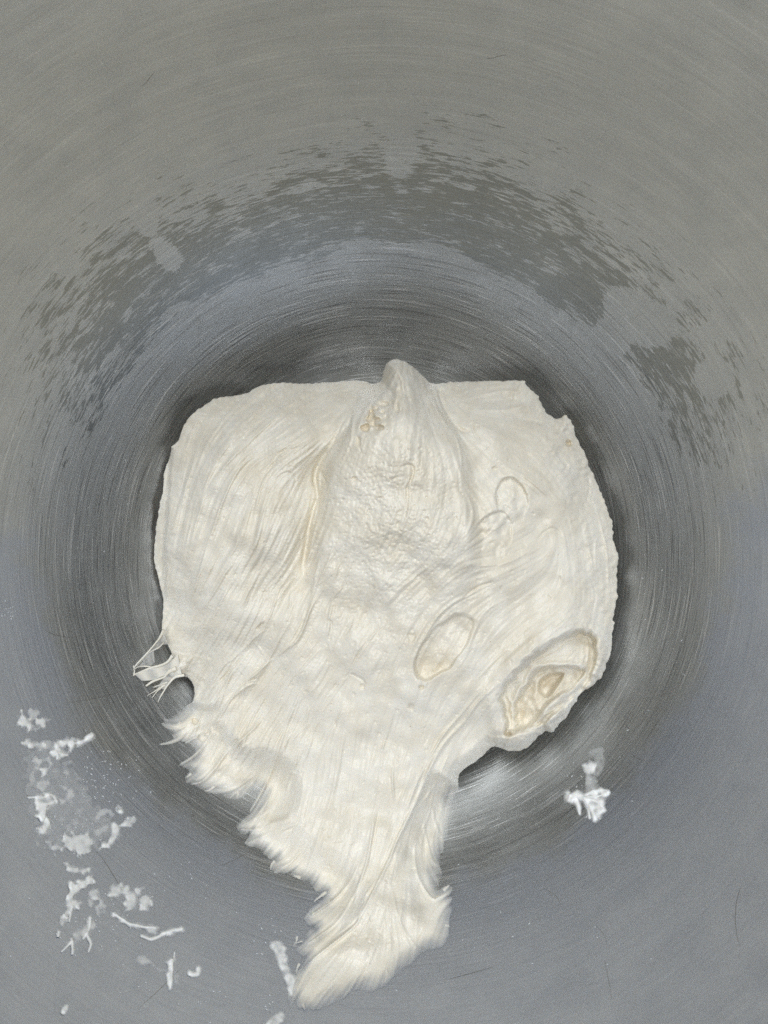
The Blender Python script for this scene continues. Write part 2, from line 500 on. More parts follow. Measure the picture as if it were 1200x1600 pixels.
# fibres pulled through the surface: (points, width px, height mm)
STRANDS = [
    ([(560, 604), (470, 626), (400, 660), (350, 706), (325, 750), (312, 800), (296, 850)], 5, .5),
    ([(455, 632), (417, 665), (380, 700), (340, 740), (325, 765), (315, 792), (308, 815)], 4, .8),
    ([(480, 667), (442, 695), (392, 717), (370, 740), (350, 780), (335, 820), (322, 855), (310, 900), (298, 938)], 4, 1.1),
    ([(500, 660), (460, 690), (405, 720), (378, 750), (360, 785), (342, 825), (330, 860)], 3, .7),
    ([(470, 705), (430, 730), (410, 757), (400, 795), (396, 840)], 3, .9),
    ([(520, 640), (470, 672), (425, 702)], 3, .5),
    ([(300, 700), (290, 760), (283, 820), (276, 880)], 3, .5),
    ([(330, 720), (305, 790), (292, 850), (282, 910)], 3, .5),
    ([(360, 690), (330, 740), (310, 780)], 3, .4),
    ([(345, 860), (325, 920), (305, 970)], 3, .5),
    ([(380, 860), (350, 930), (320, 990)], 4, .4),
    ([(497, 740), (500, 790), (488, 840), (480, 885)], 5, 1.2),
    ([(510, 850), (497, 880), (488, 930), (476, 975), (460, 1005)], 4, .9),
    ([(522, 845), (512, 880), (500, 907), (470, 991), (445, 1015), (400, 1052), (357, 1096), (333, 1138), (315, 1166)], 4, 1.2),
    ([(530, 870), (520, 930), (512, 990), (517, 1020)], 4, .6),
    ([(371, 1026), (360, 1055), (347, 1089), (333, 1131)], 3, 1.1),
    ([(414, 984), (396, 998), (368, 1026), (350, 1040), (330, 1071)], 3, 1.0),
    ([(396, 1001), (406, 1014), (413, 1026)], 2.5, .9),
    ([(432, 985), (420, 1005), (412, 1028), (395, 1050)], 3, .7),
    ([(508, 1106), (522, 1085), (546, 1050), (564, 1019), (581, 994), (600, 975)], 4, 1.0),
    ([(480, 1050), (459, 1106), (441, 1152), (424, 1204), (410, 1236), (389, 1271), (371, 1290)], 4.5, 1.6),
    ([(417, 1117), (389, 1145), (354, 1176), (336, 1201), (312, 1222)], 4, 1.5),
    ([(406, 1068), (389, 1071), (364, 1089), (350, 1110), (336, 1132)], 3.5, 1.3),
    ([(470, 1090), (450, 1150), (436, 1210), (420, 1250), (395, 1290)], 3, .8),
    ([(500, 1110), (480, 1180), (470, 1250), (455, 1310), (430, 1345)], 4, .6),
    ([(467, 1170), (458, 1205), (452, 1222), (449, 1235)], 3, 1.4),
    ([(540, 1140), (525, 1220), (500, 1300), (480, 1360)], 5, .5),
    ([(570, 1150), (560, 1240), (540, 1320), (520, 1380)], 5, .5),
    ([(825, 1028), (776, 1070), (744, 1101), (727, 1126), (695, 1161), (671, 1203), (650, 1255), (619, 1313), (605, 1348),
      (566, 1425), (548, 1452), (482, 1505), (458, 1551)], 6, 2.0),
    ([(750, 1080), (718, 1118), (688, 1155), (660, 1205), (636, 1260), (612, 1320), (587, 1376), (570, 1400)], 4.5, 1.3),
    ([(700, 1180), (680, 1225), (654, 1262), (640, 1290)], 3, .8),
    ([(584, 1270), (580, 1310), (573, 1348), (559, 1390), (549, 1425), (517, 1460), (479, 1495), (461, 1530)], 5, 1.3),
    ([(615, 1196), (613, 1212), (614, 1232), (617, 1255)], 3, 1.3),
    ([(560, 1350), (545, 1380), (524, 1404), (500, 1421), (484, 1432)], 4, 1.2),
    ([(566, 1370), (552, 1400), (528, 1440), (500, 1462), (480, 1475)], 4, 1.0),
    ([(636, 1340), (632, 1400), (626, 1440), (640, 1480)], 4, .5),
    ([(647, 1320), (650, 1356), (660, 1384), (676, 1404), (690, 1400)], 4, 1.0),
    ([(662, 1288), (668, 1320), (676, 1345), (684, 1352)], 4, 1.0),
    ([(676, 1262), (680, 1285), (690, 1310)], 4, .8),
    ([(620, 1350), (605, 1420), (590, 1470), (570, 1520)], 5, .6),
    ([(590, 1400), (560, 1470), (530, 1520), (500, 1560)], 5, .6),
    ([(610, 1380), (625, 1440), (650, 1480)], 4, .5), ([(600, 1420), (610, 1480), (600, 1530)], 4, .5),
    ([(769, 912), (735, 930), (712, 940), (690, 957), (674, 978), (652, 1020), (645, 1048)], 4, 1.0),
    ([(800, 930), (760, 955), (742, 985), (725, 1030), (690, 1066)], 4, .5),
    ([(860, 960), (820, 990), (775, 1030), (745, 1062)], 4, .5),
    ([(690, 870), (650, 900), (620, 925), (590, 960)], 4, .4),
    ([(932, 840), (930, 860), (931, 886)], 3, 1.3), ([(918, 850), (928, 888)], 2.5, .6),
    ([(672, 610), (690, 650), (712, 680), (720, 710), (722, 735)], 4, 1.0),
    ([(690, 610), (700, 640), (722, 668), (742, 680)], 4, .7),
    ([(740, 690), (765, 705), (790, 728), (830, 752), (870, 790)], 4, .8),
    ([(745, 640), (790, 640), (830, 632), (850, 640)], 4, .5), ([(720, 625), (780, 612), (815, 612)], 4, .5),
    ([(740, 760), (720, 740), (705, 700)], 4, .3), ([(860, 700), (900, 760), (925, 830), (940, 900)], 4, .5),
    ([(915, 740), (930, 790), (948, 860), (950, 920)], 3, .7), ([(830, 860), (790, 880), (740, 885)], 4, .5),
    ([(600, 590), (575, 615), (553, 645), (548, 690), (530, 730)], 5, 1.2),
    ([(640, 600), (650, 640), (640, 690), (640, 740), (634, 800)], 4, .3),
    ([(580, 700), (560, 780), (540, 860), (520, 940)], 4, .3), ([(660, 720), (640, 800), (600, 880)], 4, .3),
    ([(700, 760), (690, 820), (660, 880)], 4, .2), ([(560, 1000), (540, 1080), (520, 1160)], 4, .3),
    ([(620, 1080), (600, 1160), (590, 1240), (570, 1320)], 4, .4), ([(660, 1080), (640, 1150), (620, 1200)], 4, .4),
    ([(300, 1130), (275, 1140), (256, 1133)], 4, .5), ([(400, 1210), (360, 1235), (320, 1225)], 4, .5),
    ([(470, 1330), (450, 1350), (430, 1355)], 4, .5), ([(680, 1420), (660, 1460), (640, 1490)], 4, .3),
]
rs_ = np.random.default_rng(21)
for k_ in range(64):
    x_, y_ = rs_.uniform(300, 560), rs_.uniform(830, 1130)
    if x_ < 300 + (y_ - 830) * .12 or x_ + (y_ - 830) > 820: continue
    L_ = rs_.uniform(30, 95); a_ = math.radians(rs_.normal(118, 7) + (x_ - 420) * .05)
    b_ = rs_.normal(0, 5)
    STRANDS.append(([(x_, y_), (x_ + L_ * .5 * math.cos(a_) + b_, y_ + L_ * .5 * math.sin(a_) + b_ * .5),
                     (x_ + L_ * math.cos(a_), y_ + L_ * math.sin(a_))], rs_.uniform(2.2, 3.6), rs_.uniform(.25, .8)))
for k_ in range(26):
    x_, y_ = rs_.uniform(500, 690), rs_.uniform(1110, 1290)
    L_ = rs_.uniform(40, 110); a_ = math.radians(rs_.normal(100, 5) + (x_ - 560) * .07)
    STRANDS.append(([(x_, y_), (x_ + L_ * .5 * math.cos(a_) + rs_.normal(0, 2), y_ + L_ * .5 * math.sin(a_)),
                     (x_ + L_ * math.cos(a_), y_ + L_ * math.sin(a_))], rs_.uniform(2.2, 3.4), rs_.uniform(.2, .5)))
GROOVES = [   # creases: (points, width px, depth mm)
    ([(556, 650), (522, 692), (500, 722), (492, 745), (497, 775), (488, 800), (480, 840), (474, 880), (474, 902)], 7, 2.6),
    ([(500, 735), (510, 760), (498, 790)], 4, 1.0),
    ([(684, 612), (694, 640), (708, 662), (722, 672), (736, 674)], 5, 1.6),
    ([(736, 660), (742, 678), (752, 690)], 4, .9),
    ([(626, 730), (640, 726), (646, 735), (642, 750), (637, 762), (636, 790), (632, 810)], 3, 1.1),
    ([(606, 755), (615, 748), (624, 744)], 3, .7),
    ([(716, 730), (718, 765), (728, 776), (742, 782)], 3, .5),
    ([(470, 700), (443, 705), (428, 722), (415, 742)], 3, .7),
    ([(430, 752), (440, 742), (452, 738), (462, 748), (458, 760)], 2.5, .7),
    ([(392, 1010), (372, 1034), (352, 1056), (330, 1074)], 3, 1.2),
    ([(400, 984), (408, 975), (412, 974)], 2.5, 1.2),
    ([(370, 1076), (392, 1062), (402, 1060)], 3, 1.4),
    ([(578, 998), (560, 1022), (546, 1050), (536, 1062)], 3, 1.3),
    ([(546, 1052), (556, 1056), (566, 1062), (572, 1072)], 3, .9),
    ([(514, 1000), (518, 975), (512, 968)], 3, .9),
    ([(640, 1250), (625, 1290), (610, 1330), (580, 1392), (560, 1435), (536, 1458), (500, 1484), (470, 1520)], 4, 1.0),
    ([(592, 1262), (586, 1300), (577, 1345)], 3, .9),
    ([(724, 934), (745, 918), (772, 908)], 3, .9),
    ([(838, 846), (852, 830), (866, 826), (880, 840)], 3, .5),
    ([(880, 720), (886, 730), (878, 740)], 5, 1.2), ([(888, 690), (890, 698)], 6, 2.0),
    ([(916, 738), (921, 760), (916, 790)], 3, .9), ([(925, 905), (930, 930), (926, 960)], 3, .5),
    ([(440, 1300), (462, 1290), (470, 1262)], 3, .8), ([(800, 648), (830, 660), (845, 660)], 5, .5),
]
PITS = [(581, 655, 12, 12, 5.0, .9), (573, 668, 9, 8, 4.5, .8), (592, 668, 8, 7, 3.5, .5), (560, 692, 5, 8, 2.0, .4),
        (600, 630, 9, 6, 2.0, .35), (620, 638, 4, 8, 2.0, .25), (612, 632, 4, 5, 2.0, .3), (585, 640, 7, 6, 2.2, .6), (640, 620, 9, 3, 1.0, .1),
        (553, 748, 5, 4, 1.5, .2), (774, 732, 5, 3, 1.6, .1), (780, 784, 5, 6, 1.0, .2),
        (643, 994, 7, 11, 1.4, 0), (659, 1074, 5, 4, 1.8, .2), (642, 1106, 7, 6, 1.8, .1), (566, 1072, 5, 4, 1.5, .1),
        (862, 708, 5, 4, .8, .2), (793, 1147, 8, 4, 5, .3), (304, 1127, 6, 7, 2.0, .3), (342, 1138, 11, 14, 2.0, .2),
        (326, 1144, 4, 6, 1.5, .15), (316, 1152, 9, 7, 1.5, .15), (888, 692, 5, 6, 2.5, .5), (598, 645, 5, 4, 2, .4), (636, 610, 5, 3, 1, .2)]

BRIDGES = [  # strands spanning from the stretched sheet down to the skirts
    ([(368, 1092), (345, 1118), (334, 1140), (322, 1160), (302, 1182), (276, 1198)], 10, .4, 1.3, .4),
    ([(312, 1132), (292, 1145), (272, 1158), (246, 1164)], 4, .2, 1.0, .35),
    ([(330, 1140), (306, 1152), (288, 1162)], 5, .4, .9, .4),
    ([(396, 1140), (372, 1162), (348, 1184), (335, 1202), (318, 1220), (296, 1226)], 7, .5, 1.2, .5),
    ([(372, 1172), (352, 1192), (338, 1206)], 5, 1.0, .8, .4),
    ([(384, 1226), (372, 1236), (358, 1248)], 2, .3, .6, .3),
    ([(448, 1140), (430, 1190), (416, 1222), (404, 1246), (388, 1272)], 9, .8, 1.3, .5),
    ([(442, 1196), (428, 1230), (418, 1252), (402, 1272), (388, 1286)], 8, .6, .7, .4),
    ([(456, 1278), (430, 1286), (404, 1296), (372, 1296)], 5, .4, 1.2, .5),
    ([(452, 1294), (422, 1302), (400, 1312), (386, 1318)], 4, .3, .9, .35),
    ([(430, 1250), (416, 1268), (396, 1280), (378, 1290)], 5, .4, .6, .3),
    ([(430, 1344), (424, 1352), (422, 1360)], 1, .2, .5, .3),
    ([(462, 1204), (454, 1218), (449, 1228), (448, 1238)], 12, 9, .6, .3), ([(452, 1206), (462, 1208), (466, 1212)], 13, 13, .4, .4),
    ([(692, 1392), (698, 1386), (703, 1382)], .6, .2, .7, .3),
    ([(520, 1404), (500, 1420), (482, 1432)], 3, .2, .7, .3), ([(512, 1392), (496, 1404), (490, 1410)], 1.5, .2, .6, .25),
]
FRINGE_LEFT = [(290, 1108), (262, 1128), (280, 1150), (300, 1170), (296, 1200), (300, 1222), (340, 1238), (384, 1246)]
FRINGE_TAIL = [(372, 1292), (392, 1318), (424, 1352), (460, 1368), (500, 1396), (484, 1426), (486, 1450), (460, 1476), (478, 1500), (452, 1540),
               (456, 1574), (490, 1578), (540, 1552), (600, 1534), (650, 1494), (694, 1468), (703, 1410), (688, 1366), (690, 1318), (708, 1270)]

GS = 1.2                                             # grid step, photo pixels
GX0, GY0, GX1, GY1 = 205, 535, 1000, 1600


def build_dough():
    gx = np.arange(GX0, GX1, GS); gy = np.arange(GY0, GY1, GS)
    X, Y = np.meshgrid(gx.astype(np.float32), gy.astype(np.float32))
    SH = X.shape
    sd = poly_sd(catmull(OUTLINE + OUTLINE[:1], 3)[:-1], X, Y)
    zb = bowl_z_px(X, Y)

    # --- coarse fields
    cgx = np.arange(GX0, GX1 + 16, 16.0); cgy = np.arange(GY0, GY1 + 16, 16.0)
    CX, CY = np.meshgrid(cgx, cgy)

    def up(c):
        fx = (X - GX0) / 16; fy = (Y - GY0) / 16
        ix = np.clip(fx.astype(int), 0, c.shape[1] - 2); iy = np.clip(fy.astype(int), 0, c.shape[0] - 2)
        tx = fx - ix; ty = fy - iy
        return ((c[iy, ix] * (1 - tx) + c[iy, ix + 1] * tx) * (1 - ty) + (c[iy + 1, ix] * (1 - tx) + c[iy + 1, ix + 1] * tx) * ty)

    ek = np.array(EDGE_KIND, float)
    w = 1 / (np.hypot(CX[..., None] - ek[:, 0], CY[..., None] - ek[:, 1]) + 4) ** 4
    thin = np.clip(up((w * ek[:, 2]).sum(-1) / w.sum(-1)), 0, 1)
    thin = smooth(.25, .75, thin)

    # thin plate spline through the height samples
    T = np.array(TOP, float)
    T[:, 2] += 7 * smooth(1060, 960, T[:, 1]) * smooth(60, 48, T[:, 2])
    T[:, 2] += 10 * smooth(1290, 1080, T[:, 1]) * np.clip((T[:, 2] - 46) / 22, 0, 1)      # the middle stands well above the rim
    P = T[:, :2] / 100

    def U(r2):
        return r2 * np.log(r2 + 1e-9)
    K = U(((P[:, None] - P[None]) ** 2).sum(-1)) + np.eye(len(P)) * .08
    A = np.block([[K, np.c_[np.ones(len(P)), P]], [np.c_[np.ones(len(P)), P].T, np.zeros((3, 3))]])
    sol = np.linalg.solve(A, np.r_[T[:, 2], 0, 0, 0])
    Q = np.stack([CX, CY], -1) / 100
    Zc = U(((Q[..., None, :] - P) ** 2).sum(-1)) @ sol[:len(P)] + sol[len(P)] + Q @ sol[len(P) + 1:]
    Z = blur(np.pad(up(Zc), 40, 'edge'), 6)[40:-40, 40:-40] / 1000

    # --- direction field and streaked noise along it
    pts, dirs = [], []
    for p, wd, hh in STRANDS:
        c = catmull(p, 4)
        t = np.gradient(c, axis=0); t /= np.linalg.norm(t, axis=1, keepdims=True)
        pts.append(c); dirs.append(t)
    pts = np.vstack(pts); dirs = np.vstack(dirs)
    a2 = 2 * np.arctan2(dirs[:, 1], dirs[:, 0])
    w = 1 / (((CX[..., None] - pts[:, 0]) ** 2 + (CY[..., None] - pts[:, 1]) ** 2) + 200) ** 1.6
    c2 = (w * np.cos(a2)).sum(-1); s2 = (w * np.sin(a2)).sum(-1)
    nn = np.hypot(c2, s2) + 1e-20
    an = .5 * np.arctan2(s2, c2)
    # interpolate the doubled angle
    C2, S2 = up(c2 / nn), up(s2 / nn)
    ang = .5 * np.arctan2(S2, C2)
    DX, DY = np.cos(ang), np.sin(ang)

    def lic(n, L):
        acc = n.copy(); wsum = 1.0
        for sgn in (1, -1):
            fx = np.tile(np.arange(SH[1], dtype=np.float32), (SH[0], 1)); fy = np.tile(np.arange(SH[0], dtype=np.float32)[:, None], (1, SH[1]))
            px_, py_ = DX * sgn, DY * sgn
            for s in range(1, L):
                fx = np.clip(fx + px_ * 1.5, 0, SH[1] - 1.01); fy = np.clip(fy + py_ * 1.5, 0, SH[0] - 1.01)
                ix, iy = (fx + .5).astype(np.int32), (fy + .5).astype(np.int32)
                dx, dy = DX[iy, ix], DY[iy, ix]
                flip = np.where(dx * px_ + dy * py_ < 0, -1, 1)
                px_, py_ = dx * flip, dy * flip
                wgt = .5 + .5 * math.cos(math.pi * s / L)
                acc += n[iy, ix] * wgt; wsum += wgt
        acc -= acc.mean()
        return acc / acc.std()

    L1 = lic(band_noise(SH, 3.0, 11), 22)
    L2 = lic(band_noise(SH, 7.0, 12), 34)
    L3 = lic(band_noise(SH, 16.0, 13), 44)

    # --- two lower layers: the bulge at the left edge and the skirts below the stretched sheet
    strip = poly_sd([(200, 700), (268, 702), (264, 740), (262, 790), (257, 850), (257, 900), (258, 936), (230, 940), (200, 900)], X, Y)
    Z -= smooth(-5, 4, strip + L2 * .8) * .013
    skR = poly_sd(catmull([(724, 1208), (702, 1228), (677, 1264), (656, 1298), (640, 1322), (618, 1358), (592, 1400), (575, 1432)], 6).tolist()
                  + [(640, 1600), (800, 1600), (800, 1208)], X, Y)
    skR_w = smooth(-5, 16, skR) * (1 - smooth(1330, 1420, Y))
    skL = poly_sd(catmull([(302, 1098), (322, 1128), (345, 1152), (380, 1178), (404, 1205), (416, 1238), (424, 1262)], 6).tolist()
                  + [(380, 1330), (200, 1330), (200, 1098)], X, Y)
    skL_w = smooth(-16, 22, skL + L2 * 3)

    # --- edge profile
    sdj = sd + (np.where(X > 840, .7, .35) * band_noise(SH, 9.0, 21) + .9 * band_noise(SH, 34.0, 23)) * (1 - thin)
    wid = np.where(Y > 1010, 46, np.where(X > 840, 85, 105)) + 12 * band_noise(SH, 60, 22)
    wid = np.where(Y > 1110, 24, wid)
    wid = blur(np.pad(wid, 60, 'edge'), 22)[60:-60, 60:-60]
    t = np.clip(sdj / wid, 0, 1)
    prof = .36 + .64 * (.65 * np.sin(np.pi / 2 * t) + .35 * np.sqrt(np.clip(1 - (1 - t) ** 2, 0, 1)))
    frayed = sd + thin * (L3 * .7 + L2 * .5 + L1 * .15 + .6 * band_noise(SH, 16, 24) + 1.8 * band_noise(SH, 40, 25))
    sdt = np.maximum(blur(sd, 3.0), 0)
    trim = smooth(-2, 9, frayed)
    sk_t = (.0003 + .0060 * smooth(0, 70, sdt)) * (.3 + .7 * trim)
    thick_body = np.maximum(Z - zb, .002)
    thick_thin = np.minimum(thick_body, (.0004 + thick_body * smooth(0, 75, sdt) ** 1.1) * (.3 + .7 * trim))
    low = np.minimum(np.maximum(sk_t, .62 * thick_body * smooth(0, 60, sdt)), thick_body)
    thick_thin = thick_thin * (1 - skR_w) + low * skR_w
    thick_b = thick_body * prof
    thick_b = thick_b * (1 - skR_w) + low * skR_w
    thick_thin = thick_thin * (1 - skL_w) + np.minimum(thick_thin, .0006 + .010 * smooth(0, 55, sdt)) * skL_w
    th = thick_b * (1 - thin) + thick_thin * thin
    Z = zb + th
    body_amt = smooth(.0012, .006, th)

    # --- relief
    pebble = np.exp(-(((X - 600) / 130) ** 2 + ((Y - 800) / 180) ** 2))
    tail = smooth(1130, 1260, Y)
    leftside = smooth(520, 430, X) * (1 - tail)
    Z += body_amt * (L1 * (.00005 + .00006 * leftside) + L2 * (.0001 + .00014 * leftside) + L3 * (.00015 + .00022 * leftside))
    Z += (1 - body_amt) * smooth(0, 14, frayed) * (L1 * .00004 + L2 * .00010)
    Z += body_amt * (band_noise(SH, 26, 31) * .00034 + band_noise(SH, 70, 32) * .0011)
    Z += body_amt * pebble * (band_noise(SH, 6, 33) * .00012 + band_noise(SH, 12, 34) * .00015)
    pit = band_noise(SH, 4.5, 36)
    Z -= body_amt * (.35 + pebble) * smooth(.9, 2.4, pit + .5 * L1) * .00055
    lobe = poly_sd(catmull([(604, 566), (590, 606), (556, 648), (522, 692), (504, 724), (502, 770), (492, 820), (484, 880), (476, 960),
                            (560, 1010), (700, 1000), (745, 900), (742, 800), (728, 720), (704, 656), (676, 604), (640, 560)], 5), X, Y)
    Z += body_amt * smooth(-10, 18, lobe + .8 * L2) * .0072 * (1 - smooth(830, 960, Y))
    lobe2 = poly_sd([(470, 560), (560, 600), (522, 668), (480, 700), (440, 712), (412, 744), (400, 800), (390, 880), (470, 960), (482, 880), (492, 800), (500, 720), (560, 640), (600, 560)], X, Y)
    Z += body_amt * smooth(-8, 16, lobe2 + 1.2 * L2) * .0026 * (1 - smooth(820, 930, Y)) * smooth(640, 720, Y)
    dents = band_noise(SH, 9, 35)
    Z -= body_amt * smooth(1.5, 3.0, dents) * .0006

    def line_field(p, wd):
        c = catmull(p, 6)
        x0, x1 = c[:, 0].min() - wd * 4, c[:, 0].max() + wd * 4
        y0, y1 = c[:, 1].min() - wd * 4, c[:, 1].max() + wd * 4
        i0, i1 = max(0, int((x0 - GX0) / GS)), min(SH[1], int((x1 - GX0) / GS) + 1)
        j0, j1 = max(0, int((y0 - GY0) / GS)), min(SH[0], int((y1 - GY0) / GS) + 1)
        xs, ys = X[j0:j1, i0:i1], Y[j0:j1, i0:i1]
        best = np.full(xs.shape, 1e9, np.float32); along = np.zeros(xs.shape, np.float32)
        n = len(c) - 1
        for k in range(n):
            ax, ay = c[k]; ex, ey = c[k + 1] - c[k]
            t = np.clip(((xs - ax) * ex + (ys - ay) * ey) / (ex * ex + ey * ey + 1e-9), 0, 1)
            d = (xs - ax - t * ex) ** 2 + (ys - ay - t * ey) ** 2
            m = d < best
            best = np.where(m, d, best); along = np.where(m, (k + t) / n, along)
        return (slice(j0, j1), slice(i0, i1)), np.sqrt(best), along

    for p, wd, hh in STRANDS:
        sl, d, al = line_field(p, wd)
        taper = np.clip(4 * al * (1 - al), 0, 1) ** .5
        ww = wd * (.30 + .25 * taper)
        Z[sl] += .001 * hh * 1.4 * taper * np.exp(-(d / ww) ** 2) * (.75 + .25 * L3[sl])
    for p, wd, dep in (([(575, 625), (530, 680), (496, 730), (490, 790), (478, 850), (470, 910), (455, 960)], 22, 8.5),
                       ([(684, 606), (700, 650), (728, 690), (770, 715)], 24, 5.0), ([(640, 1130), (560, 1180), (470, 1190)], 50, 1.5)):
        sl, d, al = line_field(p, wd)
        Z[sl] -= .001 * dep * np.clip(4 * al * (1 - al), 0, 1) ** .7 * np.exp(-(d / wd) ** 2) * body_amt[sl]
    for p, wd, hh in GROOVES:
        sl, d, al = line_field(p, wd)
        taper = np.clip(5 * al * (1 - al), 0, 1) ** .6
        Z[sl] -= .0014 * hh * taper * np.exp(-(d / (wd * .6)) ** 2) * body_amt[sl]

    brown = np.zeros(SH, np.float32)
    nz = band_noise(SH, 10, 41)
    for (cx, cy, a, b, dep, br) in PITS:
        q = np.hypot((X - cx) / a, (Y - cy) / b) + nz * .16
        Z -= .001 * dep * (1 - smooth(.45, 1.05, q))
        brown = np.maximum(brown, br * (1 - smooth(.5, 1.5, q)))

    def ellipse_q(cx, cy, a, b, deg):
        c, s = math.cos(math.radians(deg)), math.sin(math.radians(deg))
        u, v = (X - cx) * c + (Y - cy) * s, -(X - cx) * s + (Y - cy) * c
        return np.hypot(u / a, v / b), u / a, v / b

    # burst bubbles
    q, u, v = ellipse_q(693, 1010, 66, 30, -51)
    wob = band_noise(SH, 26, 42); wob2 = band_noise(SH, 12, 43)
    q = q + .03 * wob + .006 * wob2
    Z += .0004 * np.exp(-((q - 1.07) / .12) ** 2) * (.6 + .4 * wob)
    Z -= (1 - smooth(.86, 1.0, q)) * (.0042 - .0024 * u + .0005 * L3 + .00012 * wob2)
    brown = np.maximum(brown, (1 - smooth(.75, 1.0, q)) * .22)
    q, u, v = ellipse_q(799, 784, 27, 40, -8)
    q = q + .045 * wob + .008 * wob2
    Z -= (1 - smooth(.85, 1.0, q)) * np.clip(.0018 - .0026 * v + .0003 * wob2, 0, .0034)
    Z += .0004 * np.exp(-((q - 1.1) / .14) ** 2) * smooth(.3, -.3, v)
    Z += .0016 * np.exp(-((X - 801 - (Y - 790) * .06) / 6) ** 2) * np.exp(-((Y - 782) / 22) ** 2)
    q, u, v = ellipse_q(772, 836, 27, 42, 14)
    q = q + .045 * wob + .008 * wob2
    Z -= (1 - smooth(.88, 1.0, q)) * np.clip(.0008 - .0011 * v + .0004 * wob2, 0, .002)
    Z += .0004 * np.exp(-((q - 1.08) / .1) ** 2) * (.5 + .5 * wob)
    # pocket in the sheet over the left skirt
    sdp = poly_sd([(437, 1190), (452, 1212), (464, 1214), (466, 1240), (461, 1266), (448, 1284), (420, 1288), (408, 1275), (414, 1245), (424, 1215)], X, Y)
    Z -= smooth(-3, 14, sdp) * .0016
    Z = np.maximum(Z, zb + .0005)
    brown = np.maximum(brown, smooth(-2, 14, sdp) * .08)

    # torn cavity on the right, with folded layers inside
    def zz(pl):
        return [(740 + x * .2083, 950 + y * .2083) for x, y in pl]
    rim = catmull(zz([(820, 165), (905, 200), (930, 290), (915, 430), (850, 590), (720, 720), (600, 820), (500, 895), (390, 915),
                      (240, 945), (236, 860), (205, 740), (190, 650), (270, 520), (390, 395), (500, 310), (620, 235), (720, 185), (820, 165)]), 4)[:-1]
    s1 = poly_sd(rim, X, Y) + .5 * L2 + .8 * band_noise(SH, 16, 47)
    mid = catmull(zz([(560, 425), (700, 428), (815, 440), (850, 470), (800, 560), (680, 650), (560, 740), (470, 850), (400, 900), (300, 905), (310, 860), (300, 720),
                      (350, 620), (410, 540), (450, 470), (560, 425)]), 4)[:-1]
    s2_ = poly_sd(mid, X, Y) + .4 * L2 + .8 * band_noise(SH, 14, 48)
    core = catmull(zz([(560, 480), (660, 470), (690, 500), (640, 590), (560, 680), (500, 660), (470, 600), (500, 530), (560, 480)]), 4)[:-1]
    s3 = poly_sd(core, X, Y)
    upper = smooth(70, -60, (X - 860) * .55 + (Y - 1060) * .83)     # deeper towards its upper left wall
    Z += .0018 * np.exp(-((s1 + 3.5) / 4.5) ** 2)
    Z += .0045 * np.exp(-((s1 + 12) / 13) ** 2) * smooth(-2, 14, sd)
    Z -= smooth(0, 8, s1) * (.0060 + .0070 * upper)
    Z += .0016 * np.exp(-((s2_ + 2.5) / 3.5) ** 2) * smooth(0, 8, s1)
    Z -= smooth(0, 8, s2_) * (.0050 + .0070 * upper)
    Z -= smooth(0, 9, s3) * .010
    for k_, (a_, b_) in enumerate([(14, 1.1), (26, .9)]):
        Z += .001 * b_ * np.exp(-((s1 - a_ + 3 * band_noise(SH, 40, 50 + k_)) / 2.2) ** 2) * smooth(0, 6, -s2_)
    Z += smooth(0, 12, s2_) * (band_noise(SH, 16, 44) * .0008 + band_noise(SH, 8, 46) * .0002)
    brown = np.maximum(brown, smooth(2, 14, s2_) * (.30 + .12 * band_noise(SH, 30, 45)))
    # ledge below the cavity
    sl, d, al = line_field(zz([(150, 950), (240, 950), (380, 925), (520, 900), (640, 830), (740, 740)]), 5)
    Z[sl] -= .0016 * np.exp(-((d) / 4.0) ** 2)
    # brownish interior where the peak tore
    tear = np.exp(-(((X - 600) / 34) ** 2 + ((Y - 640 + (X - 600) * .9) / 30) ** 2))
    Z += tear * (band_noise(SH, 8, 61) * .0006 + band_noise(SH, 16, 62) * .0011)
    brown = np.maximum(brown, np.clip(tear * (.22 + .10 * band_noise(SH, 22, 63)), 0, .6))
    brown = np.clip(brown + body_amt * (.05 * band_noise(SH, 20, 64) * (.5 + pebble) + .05 * band_noise(SH, 60, 65) + .04 * L3 + .04), 0, 1)

    Z = np.maximum(Z, zb + np.where(s1 > 0, .003, .0002))
    # --- undercut rim and trimming
    gyv, gxv = np.gradient(blur(sd, 2.0))
    gn = np.hypot(gxv, gyv) + 1e-6
    gxv, gyv = gxv / gn, gyv / gn
    d0 = 26.0
    f = np.clip(-sdj / d0, 0, 1) * (1 - thin)
    room = 14 + 70 * smooth(50, 150, np.hypot(X - 622, Y - 575))
    shift = np.where(f > 0, -sdj + room * f ** 1.15, 0) * (1 - thin)
    Xs, Ys = X + gxv * shift, Y + gyv * shift
    Z = Z * (1 - f) + (zb - .001) * f
    keep = np.where(thin > .5, frayed > -1.5, sdj > -d0)
    op = 1 - thin * (1 - (.12 + .88 * smooth(-2, 25, frayed) ** .7))
    op = np.where(thin > .02, np.clip(op + .05 * thin * (L3 + L2) * smooth(1.0, .8, op), .0, 1), 1)
    threads = list(BRIDGES)
    rf = np.random.default_rng(5)
